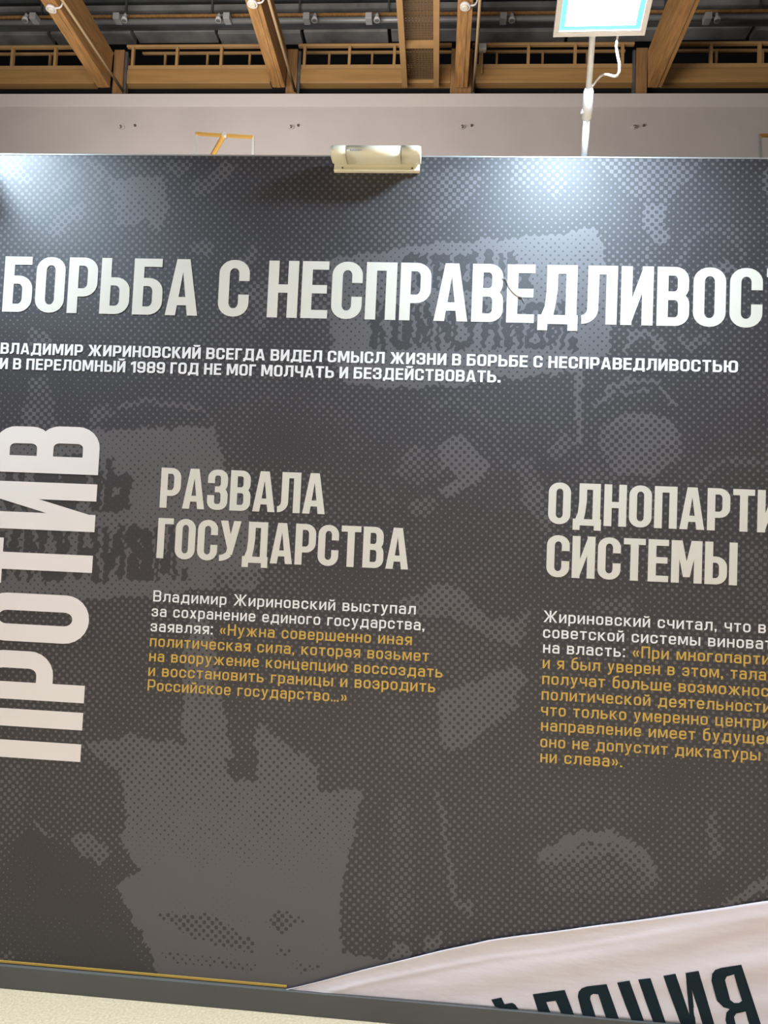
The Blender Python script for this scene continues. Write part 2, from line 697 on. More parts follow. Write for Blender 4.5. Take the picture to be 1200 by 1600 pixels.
YB = 11.0
zt = P(600, 145, YB).z
zs = P(600, 165, YB).z
bm = bmesh.new()
box(bm, (-14, YB + 0.03, 0.0), (14, YB + 0.25, zt))
struct('wall_back', bm, 'white')
bm = bmesh.new()
box(bm, (-14, YB + 0.018, zs), (14, YB + 0.04, zt), 0.004)
struct('trim_1', bm, 'trimwhite')
bm = bmesh.new()
box(bm, (-14, -9, 13.2), (14, 16, 13.4))
struct('ceiling', bm, 'black')
bm = bmesh.new()
box(bm, (-14, 15.0, 0.0), (14, 15.2, 13.2))
struct('wall_rear', bm, 'black')

# ------------------------------------------------------------------ the exhibition panel
panel = thing('exhibition_panel', 'large dark grey exhibition panel printed with halftone picture and big Cyrillic heading', 'display panel', (0, D, 0))
X0, X1 = -1.95, 1.60
STEP = 0.006
xs = np.concatenate([[X0], np.arange(-1.46, 1.15, STEP), [X1]])
zs_ = np.concatenate([np.arange(0.0, WALL_H - 0.003, STEP), [WALL_H]])
gx, gz = np.meshgrid(xs, zs_)
nx_, nz_ = len(xs), len(zs_)
# where each grid point lies on the plan of the printed picture (measured off the photograph)
dv = np.stack([gx, np.full_like(gx, D), gz - ZC], -1)
zf = dv @ np.array(fw)
AX = 600 + F * (dv @ np.array(right)) / zf
AY = 800 - F * (dv @ np.array(up)) / zf


def inside(poly, X, Y):
    r = np.zeros(X.shape, bool)
    n = len(poly)
    for i in range(n):
        (xa, ya), (xb, yb) = poly[i], poly[(i + 1) % n]
        if ya == yb:
            continue
        c = ((ya > Y) != (yb > Y)) & (X < (xb - xa) * (Y - ya) / (yb - ya) + xa)
        r ^= c
    return r


def segdist(X, Y, pts):
    d = np.full(X.shape, 1e9)
    for (xa, ya), (xb, yb) in zip(pts, pts[1:]):
        dx, dy = xb - xa, yb - ya
        t = np.clip(((X - xa) * dx + (Y - ya) * dy) / (dx * dx + dy * dy + 1e-9), 0, 1)
        d = np.minimum(d, np.hypot(X - xa - t * dx, Y - ya - t * dy))
    return d


def fractal(scale, seed):
    """smooth noise on the plan, 0..1"""
    g = np.random.default_rng(seed).random((64, 64))
    x, y = AX / scale + 20, AY / scale + 20
    xi, yi = np.floor(x).astype(int), np.floor(y).astype(int)
    fx, fy = x - xi, y - yi
    fx, fy = fx * fx * (3 - 2 * fx), fy * fy * (3 - 2 * fy)
    G = lambda a, b: g[b % 64, a % 64]
    return (G(xi, yi) * (1 - fx) + G(xi + 1, yi) * fx) * (1 - fy) + (G(xi, yi + 1) * (1 - fx) + G(xi + 1, yi + 1) * fx) * fy


n1, n2, n3 = fractal(60, 1), fractal(24, 2), fractal(9, 3)
tone = 0.12 + 0.13 * n1 + 0.11 * n2
wx = AX + 10 * (fractal(14, 4) - 0.5)
wy = AY + 10 * (fractal(14, 5) - 0.5)


def soft(cx_, cy_, rx, ry, t, p=1.0):
    """a tone that fades out from a centre"""
    global tone
    d = np.hypot((AX - cx_) / rx, (AY - cy_) / ry)
    a = np.clip(1.25 - d, 0, 1) ** p
    tone = tone * (1 - a) + t * a


def poly(t, *pts, grad=None, rough=True):
    """a hard-edged tone; grad = (tone2, y1, y2) lets it change downwards"""
    global tone
    msk = inside(pts, wx, wy) if rough else inside(pts, AX, AY)
    tt = t
    if grad:
        tt = t + (grad[0] - t) * np.clip((AY - grad[1]) / (grad[2] - grad[1]), 0, 1)
    tone = np.where(msk, tt + 0.16 * (n2 - 0.5), tone)


def line(t, width, *pts):
    global tone
    tone = np.where(segdist(wx, wy, pts) < width / 2, t, tone)


def word(text, x, y, pitch, cap, width, t=0.02, slope=0.0, end=None):
    """hand-lettered word inside the printed picture: x, y = lower left"""
    global tone
    f = Font(0.62, 0.2, 0.2, 0.2, 0.0, 0.5)
    px = x
    for ch in text:
        S, W = f.raw(ch)
        kx = pitch * 0.80 / max(W, 0.5)
        for sh in S:
            pts = [(px + a * kx, y + slope * (px - x) - b * cap) for a, b in sh[1]]
            if sh[0] == 'p':
                tone = np.where(inside(pts, wx, wy), t, tone)
            else:
                if sh[2]:
                    pts = pts + pts[:1]
                tone = np.where(segdist(wx, wy, pts) < width / 2, t, tone)
        px += pitch * (0.45 if ch == '.' else 1.0)


# broad tones
soft(130, 320, 170, 110, 0.37)
soft(210, 300, 70, 60, 0.42)
soft(330, 300, 80, 60, 0.26)
soft(600, 350, 120, 60, 0.27)
soft(850, 330, 160, 70, 0.17)
soft(60, 560, 120, 110, 0.06)
soft(450, 690, 80, 50, 0.04)
soft(560, 880, 90, 60, 0.06)
soft(330, 1030, 110, 80, 0.09)
soft(200, 975, 70, 60, 0.30)
soft(120, 1060, 60, 60, 0.33)
soft(1060, 1215, 60, 40, 0.02)
soft(100, 1440, 150, 110, 0.01, 0.6)
soft(760, 700, 70, 80, 0.28)
soft(920, 720, 60, 60, 0.30)
soft(1000, 800, 200, 50, 0.24)
soft(640, 1180, 120, 120, 0.27)
soft(930, 1420, 150, 130, 0.30)
soft(680, 1360, 90, 140, 0.28)
soft(130, 1245, 90, 60, 0.28)
soft(1150, 870, 70, 60, 0.26)
soft(560, 1390, 30, 110, 0.30)
soft(1110, 1300, 60, 120, 0.26)
# top left
poly(0.70, (165, 280), (185, 276), (252, 275), (262, 305), (262, 325), (246, 366), (236, 345), (215, 352), (186, 348), (175, 325), (176, 300))
poly(0.86, (178, 279), (250, 277), (252, 315), (215, 312), (190, 320), (180, 300))
poly(0.52, (80, 296), (118, 258), (138, 264), (92, 303))
poly(0.52, (0, 250), (30, 248), (52, 280), (40, 292), (18, 276), (0, 272))
poly(0.54, (128, 246), (160, 252), (172, 278), (150, 285), (140, 262))
poly(0.52, (296, 292), (345, 256), (374, 254), (332, 304), (305, 305))
poly(0.55, (98, 328), (132, 322), (128, 340), (84, 372), (72, 362))
poly(0.50, (262, 250), (300, 250), (285, 275), (262, 272))
poly(0.52, (298, 375), (334, 380), (326, 402), (300, 392))
poly(0.50, (46, 512), (76, 516), (82, 542), (34, 544))
poly(0.48, (368, 412), (400, 380), (404, 404), (384, 418))
poly(0.48, (368, 452), (402, 446), (402, 470), (376, 466))
poly(0.46, (395, 440), (420, 428), (415, 520), (398, 500))
poly(0.44, (486, 455), (520, 445), (520, 492), (488, 488))
# top middle and right
poly(0.46, (635, 296), (700, 256), (752, 272), (745, 302), (690, 352), (665, 338), (640, 330))
poly(0.32, (545, 335), (640, 300), (690, 350), (640, 392), (540, 395))
poly(0.42, (800, 248), (872, 248), (890, 282), (868, 312), (850, 290), (800, 286))
poly(0.46, (935, 248), (1100, 248), (1046, 318), (1006, 320), (960, 282))
poly(0.58, (1006, 322), (1044, 318), (1040, 350), (1048, 374), (1028, 380), (1006, 362))
line(0.5, 9, (1010, 378), (1008, 402))
line(0.40, 14, (1062, 410), (1078, 372), (1112, 354), (1144, 362), (1160, 398))
poly(0.52, (1190, 262), (1215, 262), (1215, 312), (1192, 300))
poly(0.62, (1102, 412), (1138, 408), (1148, 428), (1120, 424))
line(0.62, 12, (978, 545), (990, 526), (1010, 522), (1034, 545))
poly(0.52, (1058, 520), (1078, 530), (1104, 520), (1112, 536), (1082, 546), (1060, 540))
# the upper placard in the picture
poly(0.86, (514, 402), (562, 396), (660, 381), (800, 372), (934, 357), (944, 410), (950, 440), (957, 500), (948, 556), (890, 580), (800, 592), (640, 608), (534, 602), (520, 560), (516, 480))
word('ПРОЧЬ', 632, 452, 41, 54, 12)
word('КОММУНИЗМ.', 580, 546, 34.5, 72, 11)
# left: post, cap brim, lower placard
poly(0.46, (46, 592), (78, 588), (90, 672), (28, 674))
poly(0.48, (138, 642), (164, 627), (182, 646), (146, 670))
line(0.56, 9, (190, 634), (215, 628), (300, 634), (322, 642))
line(0.40, 8, (296, 628), (316, 632), (332, 656))
poly(0.30, (288, 592), (330, 588), (328, 622), (292, 622))
poly(0.85, (-40, 690), (150, 672), (334, 666), (350, 718), (358, 742), (386, 805), (396, 850), (412, 904), (396, 922), (340, 918), (280, 928), (140, 940), (-40, 925))
poly(0.55, (330, 896), (412, 890), (410, 912), (340, 922))
word('ПРОЧЬ', -15, 797, 45, 80, 21)
word('КОММУНИЗМ.', -82, 907, 40.5, 84, 19)
# middle: a head
poly(0.46, (610, 746), (640, 702), (692, 698), (692, 742), (662, 762), (640, 756), (628, 742))
poly(0.70, (690, 692), (722, 677), (746, 704), (767, 722), (752, 750), (698, 776), (686, 762), (722, 742), (686, 730))
poly(0.50, (638, 792), (660, 770), (686, 780), (666, 812), (640, 806))
line(0.40, 9, (676, 634), (706, 624), (742, 642), (776, 676), (784, 720))
line(0.40, 7, (592, 756), (602, 778), (618, 784))
# right: a head with a cap beside a pole
line(0.72, 11, (904, 578), (904, 690))
line(0.64, 8, (930, 634), (955, 606), (990, 593), (1030, 600), (1054, 632))
line(0.60, 7, (950, 620), (968, 610), (985, 615), (1010, 612))
poly(0.56, (938, 668), (972, 648), (1004, 640), (1044, 654), (1062, 676), (1066, 712), (1044, 728), (1034, 742), (962, 744), (940, 712), (934, 690))
poly(0.63, (985, 652), (1030, 648), (1056, 670), (1056, 700), (1030, 698), (1000, 700))
poly(0.50, (852, 712), (880, 672), (898, 690), (872, 722))
poly(0.48, (800, 722), (832, 716), (850, 758), (862, 832), (838, 826), (818, 776))
poly(0.36, (900, 694), (952, 718), (960, 752), (906, 748))
line(0.48, 8, (1090, 754), (1110, 734), (1140, 718), (1200, 726))
# middle: an arm
poly(0.60, (624, 938), (655, 926), (680, 912), (706, 914), (748, 950), (776, 966), (800, 964), (812, 1010), (770, 1002), (716, 972), (680, 962), (640, 962))
poly(0.36, (640, 964), (716, 976), (784, 1010), (780, 1062), (700, 1070), (670, 1010))
poly(0.66, (692, 1082), (740, 1064), (806, 1042), (806, 1108), (746, 1150), (712, 1172), (686, 1158), (680, 1110))
poly(0.52, (800, 972), (830, 944), (824, 992), (804, 1000))
poly(0.62, (800, 1034), (828, 1060), (804, 1084), (794, 1060))
poly(0.46, (918, 940), (996, 932), (990, 962), (930, 958))
poly(0.36, (1150, 862), (1204, 846), (1204, 962), (1166, 946))
poly(0.36, (1086, 1122), (1204, 1112), (1204, 1182), (1110, 1184))
poly(0.32, (606, 1100), (684, 1096), (690, 1200), (612, 1206))
# lower left: a pale sleeve and hand
poly(0.0, (38, 1296), (84, 1312), (130, 1342), (160, 1376), (186, 1442), (246, 1540), (120, 1540), (60, 1440), (20, 1390), (16, 1330))
poly(0.55, (0, 1226), (18, 1234), (24, 1256), (0, 1258))
poly(0.34, (0, 1190), (56, 1200), (30, 1300), (0, 1330))
poly(0.66, (108, 1302), (130, 1298), (164, 1318), (172, 1338), (156, 1350), (120, 1330))
line(0.6, 8, (56, 1290), (78, 1304))
poly(0.5, (0, 1488), (16, 1486), (26, 1502), (0, 1506))
poly(0.74, (284, 1082), (296, 960), (324, 960), (344, 1082), (364, 1204), (290, 1204))
poly(0.70, (130, 1164), (200, 1150), (290, 1162), (290, 1210), (176, 1206))
poly(0.72, (166, 1186), (290, 1180), (356, 1190), (400, 1222), (400, 1135), (420, 1130), (430, 1150), (500, 1198), (494, 1216), (498, 1234), (567, 1240),
     (556, 1290), (546, 1340), (536, 1372), (533, 1430), (531, 1490), (600, 1500), (640, 1486), (650, 1560), (235, 1560), (246, 1520), (235, 1490), (205, 1430), (184, 1384), (216, 1362), (184, 1305), (200, 1290), (198, 1244), (184, 1210),
     grad=(1.03, 1190, 1390))
poly(0.14, (355, 1188), (400, 1190), (400, 1222), (360, 1222))
poly(0.62, (240, 1428), (330, 1428), (402, 1474), (396, 1490), (306, 1468))
poly(0.80, (250, 1488), (330, 1492), (404, 1506), (396, 1516), (276, 1506))
poly(0.55, (414, 1436), (440, 1422), (462, 1428), (484, 1440), (440, 1458))
poly(0.66, (434, 1476), (456, 1484), (452, 1496), (434, 1488))
poly(0.66, (456, 1500), (480, 1512), (506, 1504), (508, 1518), (470, 1520))
# right of the hand
poly(0.40, (610, 1240), (640, 1236), (646, 1460), (610, 1460))
line(0.62, 8, (684, 1240), (694, 1276), (694, 1300), (700, 1330), (702, 1370), (710, 1402))
poly(0.60, (704, 1398), (722, 1412), (736, 1408), (734, 1438), (722, 1424), (708, 1420))
poly(0.74, (604, 1484), (618, 1474), (640, 1478), (640, 1500), (604, 1504))
poly(0.66, (664, 1460), (674, 1470), (690, 1448), (684, 1484), (668, 1488))
# lower right: a helmet
poly(0.44, (836, 1350), (910, 1318), (1000, 1335), (1030, 1380), (1000, 1400), (850, 1390))
poly(0.95, (838, 1342), (870, 1312), (910, 1297), (962, 1300), (1004, 1324), (1030, 1356), (1022, 1362), (990, 1338), (956, 1318), (920, 1318), (880, 1330), (850, 1346))
poly(0.68, (838, 1346), (880, 1328), (956, 1318), (1000, 1334), (1034, 1378), (1016, 1374), (966, 1338), (920, 1336), (866, 1352))
poly(0.52, (1108, 1272), (1124, 1266), (1118, 1300), (1134, 1326), (1112, 1350), (1106, 1320))
poly(0.03, (1094, 1378), (1130, 1370), (1134, 1416), (1096, 1416))
poly(0.74, (1126, 1414), (1170, 1384), (1204, 1366), (1204, 1384), (1150, 1416))
tone = np.clip(tone, 0, 1.05)

# board: a slab 40 mm thick whose front carries the fine grid
nv = nx_ * nz_
co = np.empty((nv, 3), np.float32)
co[:, 0], co[:, 1], co[:, 2] = gx.ravel(), 0.0, gz.ravel()
idx = np.arange(nv).reshape(nz_, nx_)
quads = np.stack([idx[:-1, :-1], idx[:-1, 1:], idx[1:, 1:], idx[1:, :-1]], -1).reshape(-1, 4)
me = bpy.data.meshes.new('board')
me.vertices.add(nv)
me.vertices.foreach_set('co', co.ravel())
me.loops.add(quads.size)
me.loops.foreach_set('vertex_index', quads.ravel().astype(np.int32))
me.polygons.add(len(quads))
me.polygons.foreach_set('loop_start', np.arange(0, quads.size, 4, dtype=np.int32))
me.polygons.foreach_set('loop_total', np.full(len(quads), 4, np.int32))
me.update(calc_edges=True)
att = me.attributes.new('tone', 'FLOAT', 'POINT')
att.data.foreach_set('value', tone.ravel().astype(np.float32))
me.materials.append(hm)
board = bpy.data.objects.new('board', me)
C.objects.link(board)
board.parent = panel
bm = bmesh.new()
box(bm, (X0, D + 0.0015, 0), (X1, D + 0.04, WALL_H))
link('backing', bm, 'board', panel)
bm = bmesh.new()
box(bm, (X0, D - 0.001, WALL_H), (X1, D + 0.041, WALL_H + 0.004))
link('top_profile', bm, 'grey', panel)

# --- lettering, every line from the left end of its baseline to a known right end
ink = Ink()
zb = (U(3.2, 486.7)[1] + U(1024, 509.2)[1]) / 2
cap = (U(8.5, 400)[1] - U(3.2, 486.7)[1] + U(1027.5, 417.5)[1] - U(1024, 509.2)[1]) / 2
set_line(HEAD, 'БОРЬБА', U(3.2, 487)[0], U(308, 494)[0], zb, cap, [ink])
set_line(HEAD, 'С', U(339.4, 496)[0], U(387, 496)[0], zb, cap, [ink])
set_line(HEAD, 'НЕСПРАВЕДЛИВОСТЬЮ', U(416.5, 496.8)[0], U(1190.6, 510)[0], zb, cap, [ink], upto=13)
ink.build('heading_lettering', 'letter', panel, 'large off-white heading lettering')

ink = Ink()
z1 = (U(1, 551.8)[1] + U(1152, 583.3)[1]) / 2
z2 = (U(1, 575.5)[1] + U(781, 599)[1]) / 2
cs = 0.0345
set_line(SUBT, 'ВЛАДИМИР ЖИРИНОВСКИЙ ВСЕГДА ВИДЕЛ СМЫСЛ ЖИЗНИ В БОРЬБЕ С НЕСПРАВЕДЛИВОСТЬЮ', U(0.7, 552)[0], U(1152.7, 583)[0], z1, cs, [ink])
set_line(SUBT, 'И В ПЕРЕЛОМНЫЙ 1989 ГОД НЕ МОГ МОЛЧАТЬ И БЕЗДЕЙСТВОВАТЬ.', U(-0.5, 575)[0], U(782, 599)[0], z2, cs, [ink])
ink.build('introduction_lettering', 'text', panel, 'bold white two-line introduction in capitals')

ink = Ink()
zl, zh = U(125.6, 1190.6)[1], U(157, 668.5)[1]
xb = (U(125.6, 1190.6)[0] + U(153.4, 744.6)[0] + U(143, 902)[0]) / 3
lay = VERT.layout('ПРОТИВ')
kv = (zh - zl) / (lay[-1][1] + lay[-1][2])
capv = xb - U(-22, 880)[0]
for ch, x, W in lay:
    ink.put(VERT.glyph(ch), xb, zl + x * kv, kv, capv, vertical=True)
ink.build('vertical_lettering', 'vertical', panel, 'huge white word set sideways at the left')

ink = Ink()
zr = (U(249.2, 793)[1] + U(507.4, 803.6)[1]) / 2
zg = (U(244.3, 872.2)[1] + U(637.5, 889.7)[1]) / 2
ch_ = U(252.9, 730.6)[1] - U(249.2, 793)[1]
set_line(HEAD, 'РАЗВАЛА', U(249.2, 793)[0], U(507.4, 803.6)[0], zr, ch_, [ink])
set_line(HEAD, 'ГОСУДАРСТВА', U(244.3, 872)[0], U(637.5, 889.7)[0], zg, ch_, [ink])
ink.build('column_heading', 'letter', panel, 'off-white two-line heading of the left column')
ink = Ink()
zo = U(1183, 831.7)[1] * 0.5 + U(943, 821.7)[1] * 0.5
zs2 = U(893, 902.5)[1] * 0.5 + U(1151, 915)[1] * 0.5
set_line(HEAD, 'ОДНОПАРТИЙНОЙ', U(855.8, 818)[0], U(1178.5, 831)[0], zo, ch_, [ink], upto=7)
set_line(HEAD, 'СИСТЕМЫ', U(853, 901)[0], U(1151.2, 915)[0], zs2, ch_, [ink])
ink.build('column_heading', 'letter', panel, 'off-white two-line heading of the right column')

cb = U(240, 923.3)[1] - U(239.2, 940.8)[1]
white, gold = Ink(), Ink()
for text, xa, ya, xb_, yb_, upto, split in (
        ('Владимир Жириновский выступал', 239.2, 940.8, 649.4, 959.0, None, 99),
        ('за сохранение единого государства,', 236.7, 964.6, 662.9, 983.5, None, 99),
        ('заявляя: «Нужна совершенно иная', 235.0, 987.5, 643.3, 1006.9, None, 8),
        ('политическая сила, которая возьмет', 234.0, 1011.5, 670.2, 1031.9, None, 0),
        ('на вооружение концепцию воссоздать', 232.9, 1034.6, 691.2, 1057.3, None, 0),
        ('и восстановить границы и возродить', 231.5, 1056.8, 679.8, 1080.6, None, 0),
        ('Российское государство…»', 230.4, 1080.0, 541.7, 1096.0, None, 0)):
    z = (U(xa, ya)[1] + U(xb_, yb_)[1]) / 2
    set_line(BODY, text, U(xa, ya)[0], U(xb_, yb_)[0], z, cb, [white, gold], split, upto)
white.build('column_text', 'text', panel, 'small white text of the left column')
gold.build('column_text', 'gold', panel, 'small golden quotation of the left column')
white, gold = Ink(), Ink()
for text, xa, ya, xb_, yb_, upto, split in (
        ('Жириновский считал, что в', 849.0, 972.3, 1196.4, 989.0, None, 99),
        ('советской системы виноват', 848.3, 996.7, 1192.0, 1013.8, 21, 99),
        ('на власть: «При многопарти', 848.3, 1019.8, 1187.4, 1038.3, 21, 9),
        ('и я был уверен в этом, тала', 847.7, 1044.0, 1196.6, 1063.0, None, 0),
        ('получат больше возможнос', 847.0, 1068.3, 1186.0, 1088.5, 20, 0),
        ('политической деятельности', 846.0, 1093.3, 1189.0, 1113.0, 22, 0),
        ('что только умеренно центри', 845.0, 1117.7, 1188.0, 1137.5, 21, 0),
        ('направление имеет будущее', 845.0, 1142.3, 1194.0, 1162.0, 21, 0),
        ('оно не допустит диктатуры ни', 844.0, 1167.3, 1187.6, 1188.5, 21, 0),
        ('ни слева».', 844.0, 1191.0, 972.0, 1198.6, None, 0)):
    z = (U(xa, ya)[1] + U(xb_, yb_)[1]) / 2
    set_line(BODY, text, U(xa, ya)[0], U(xb_, yb_)[0], z, cb, [white, gold], split, upto)
white.build('column_text', 'text', panel, 'small white text of the right column')
gold.build('column_text', 'gold', panel, 'small golden quotation of the right column')
white, gold = Ink(), Ink()

# golden line and skirting along the foot
zsk = (U(0, 1503.5)[1] + U(446, 1542.5)[1]) / 2
bm = bmesh.new()
box(bm, (X0, D - 0.002, zsk), (U(448, 1542)[0], D - 0.0002, zsk + 0.0065))
o = link('golden_line', bm, 'gold', panel)
o['label'] = 'thin golden line above the skirting'
bm = bmesh.new()
box(bm, (X0, D - 0.014, 0.0), (X1, D - 0.0005, zsk - 0.002), 0.002)
struct('baseboard_front', bm, 'skirt')
bm = bmesh.new()
tube(bm, spline([Vector((*U(a, b), 0)).xzy + Vector((0, D - 0.002, 0)) for a, b in ((784, 436), (790, 436), (793, 444), (797, 452), (806, 461), (815, 465), (818, 471))], 4), 0.0009, 5)
link('scratch', bm, 'scratch', panel)

# ------------------------------------------------------------------ crumpled white banner at the foot of the panel
YBN = D - 0.0050
ZBN = zsk - 0.0015                              # it stands on the ledge of the skirting


def edge_top(x):
    pts = [(U(a, b)) for a, b in ((442, 1546), (613, 1501.5), (690, 1483), (763, 1466.5), (800, 1461.5), (920, 1446), (1040, 1430), (1200, 1406), (1300, 1391))]
    return np.interp(x, [p[0] for p in pts], [p[1] for p in pts])


bx0, bx1 = U(447, 1542)[0], U(1290, 1400)[0]
bm = bmesh.new()
NX, NZ = 170, 40
gb = np.random.default_rng(3)
folds = [(gb.uniform(-1, 1), gb.uniform(-1, 1), gb.uniform(8, 26), gb.uniform(0, 6.28)) for _ in range(7)]


def crumple(x, zrel, t):
    """depth of the sheet in front of the panel: a rolled upper edge, long shallow folds along it"""
    v = 0.0
    for a, b, f, ph in folds:
        v += 0.0006 * math.sin(f * (0.35 * a * x + zrel * (1.2 + 0.6 * b) * 2.2) + ph)
    v += 0.0022 * math.exp(-((1 - t) / 0.10) ** 2) + 0.0016 * math.exp(-((zrel + 0.045 + 0.008 * math.sin(5 * x)) / 0.008) ** 2)
    return max(v, -0.0012)


rows = []
for j in range(NZ + 1):
    row = []
    for i in range(NX + 1):
        x = bx0 + (bx1 - bx0) * i / NX
        zt_ = edge_top(x) + 0.0005 * math.sin(29 * x)
        zb_ = min(ZBN, zt_ - 0.0005)
        t = j / NZ
        z = zb_ + (zt_ - zb_) * t
        row.append(bm.verts.new((x, YBN - crumple(x, z - zt_, t), z)))
    rows.append(row)
for j in range(NZ):
    for i in range(NX):
        bm.faces.new((rows[j][i], rows[j][i + 1], rows[j + 1][i + 1], rows[j + 1][i]))
banner = link('banner', bm, 'banner', smooth=True)
tag(banner, 'crumpled white banner with upside-down navy letters at the foot of the dark panel', 'banner')
so = banner.modifiers.new('thickness', 'SOLIDIFY')
so.thickness = 0.0012
so.offset = 0
bm = bmesh.new()
LET = [
    [(1103, 1145), (1150, 1135), (1165, 1166), (1200, 1160), (1215, 1168), (1230, 1190), (1160, 1200), (1120, 1178)],
    [(1297, 1120), (1447, 1100), (1490, 1225), (1430, 1215), (1405, 1150), (1360, 1156), (1380, 1210), (1322, 1202)],
    [(1508, 1130), (1512, 1108), (1526, 1092), (1550, 1083), (1643, 1072), (1700, 1240), (1640, 1232), (1604, 1120), (1580, 1118), (1568, 1126), (1566, 1142), (1592, 1228), (1530, 1220)],
    [(1692, 1065), (1750, 1055), (1818, 1252), (1758, 1246)],
    [(1790, 1050), (1848, 1043), (1920, 1262), (1860, 1256)],
    [(1908, 1032), (1965, 1022), (2030, 1212), (2012, 1018), (2073, 1008), (2152, 1275), (2096, 1275), (2043, 1100), (2062, 1275), (1990, 1270)],
]
BX = lambda a, b: (400 + a / 3, 1180 + b / 3)


def add_flat(polys, holes=()):
    pl = [[U(*BX(*q), YBN) for q in p] for p in polys]
    qx, qz = [q[0] for p in pl for q in p], [q[1] for p in pl for q in p]
    ex = [(x, z) for x in np.arange(min(qx), max(qx), 0.009) for z in np.arange(min(qz), max(qz), 0.006)]
    ov, tris = union(pl, [[U(*BX(*q), YBN) for q in p] for p in holes], 1e-6, ex)
    for f in tris:
        ids = []
        for i in f:
            x, z = ov[i]
            z = max(z, ZBN)
            zt_ = float(edge_top(x))
            ids.append(bm.verts.new((x, YBN - crumple(x, z - zt_, (z - ZBN) / max(zt_ - ZBN, 0.01)) - 0.0016, z)))
        bm.faces.new(ids)


for p in LET:
    add_flat([p])
B_OUT = [(2133, 1055), (2136, 1020), (2150, 1003), (2175, 994), (2272, 978), (2372, 1278), (2210, 1275), (2200, 1240), (2204, 1205), (2220, 1188), (2190, 1180), (2160, 1150)]
B_IN1 = [(2197, 1052), (2204, 1034), (2238, 1024), (2278, 1150), (2262, 1160), (2240, 1160), (2222, 1146)]
B_IN2 = [(2240, 1226), (2250, 1210), (2294, 1200), (2316, 1276), (2252, 1276)]
add_flat([B_OUT], [B_IN1, B_IN2])
bmesh.ops.remove_doubles(bm, verts=bm.verts[:], dist=1e-5)
bmesh.ops.triangulate(bm, faces=bm.faces[:])
bm.normal_update()
bmesh.ops.reverse_faces(bm, faces=[f for f in bm.faces if f.normal.y > 0])
o = link('lettering', bm, 'navy', banner)
o['label'] = 'large upside-down navy letters'


hx = P(590.5, 247, D).x
# ------------------------------------------------------------------ cream tubular housing on the top edge of the panel
def housing(cx, label, group):
    t = thing('tubular_housing', label, 'light fitting', (cx, D - 0.03, WALL_H - 0.03), group)
    hw = 0.131
    yc = D - 0.050
    ry, rz, zc, pw = 0.036, 0.026, WALL_H, 0.78
    for _ in range(30):                        # tube height and level as seen: upper rim 227.5, lower rim 257
        prof = []
        for q in range(40):
            a = 2 * math.pi * q / 40
            c, s = math.cos(a), math.sin(a)
            prof.append((math.copysign(abs(c) ** pw, c) * ry, math.copysign(abs(s) ** pw, s) * rz))
        ys = []
        for y, z in prof:
            v = Vector((hx, yc + y, zc + z - ZC))
            ys.append(800 - F * v.dot(up) / v.dot(fw))
        zc += 0.5 * ((min(ys) + max(ys)) / 2 - 242.2) * 0.0019
        rz = max(0.012, rz + 0.5 * (29.5 - (max(ys) - min(ys))) * 0.00095)

    def loft(bm, xs_sc):
        rings = []
        for x, k_ in xs_sc:
            rings.append([bm.verts.new((cx + x, yc + y * k_, zc + z * k_)) for y, z in prof])
        for a, b in zip(rings, rings[1:]):
            for i in range(40):
                bm.faces.new((a[i], a[(i + 1) % 40], b[(i + 1) % 40], b[i]))
        bm.faces.new(rings[0][::-1])
        bm.faces.new(rings[-1])
    bm = bmesh.new()
    loft(bm, [(-0.085, 1.0), (0.073, 1.0)])
    link('body', bm, 'cream', t, True)
    for a, b in ((-0.0865, -hw), (0.0745, hw)):
        sg = 1 if b > 0 else -1
        bm = bmesh.new()
        loft(bm, [(a, 1.03), (b - sg * 0.010, 1.03), (b - sg * 0.004, 0.99), (b, 0.90)])
        link('end_cap', bm, 'cap', t, True)
    bm = bmesh.new()
    za, zl_ = zc, P(590, 266.5, D - 0.016).z
    prof2 = [(D - 0.0015, za), (D - 0.012, za), (D - 0.013, zl_ + 0.012), (D - 0.016, zl_ + 0.002), (D - 0.014, zl_), (D - 0.0015, zl_)]
    e0 = [bm.verts.new((cx - hw + 0.002, y, z)) for y, z in prof2]
    e1 = [bm.verts.new((cx + hw - 0.004, y, z)) for y, z in prof2]
    for i in range(6):
        bm.faces.new((e0[i], e0[(i + 1) % 6], e1[(i + 1) % 6], e1[i]))
    bm.faces.new(e0[::-1])
    bm.faces.new(e1)
    bmesh.ops.recalc_face_normals(bm, faces=bm.faces[:])
    link('base_strip', bm, 'cream', t)
    zs_w = zl_ + 0.008
    for x in (-0.103, 0.105):
        bm = bmesh.new()
        tube(bm, [(cx + x, D - 0.0170, zs_w), (cx + x, D - 0.012, zs_w)], 0.0024, 10)
        link('screw', bm, 'dark', t)
    bm = bmesh.new()
    x = cx - 0.072
    for q, wd in enumerate((0.003, 0, 0.004, 0.002, 0.003, 0.002, 0.004, 0.002, 0.003)):
        if wd:
            box(bm, (x, yc - ry - 0.0006, zc - 0.0065), (x + wd, yc - ry + 0.002, zc + (-0.002 if q == 0 else -0.0035)))
        x += wd + 0.0012
    o = link('printed_mark', bm, 'grey', t)
    o['label'] = 'tiny grey printed mark'
    return t


housing(hx, 'cream tubular housing with end caps on the top edge of the panel, in the middle', None)


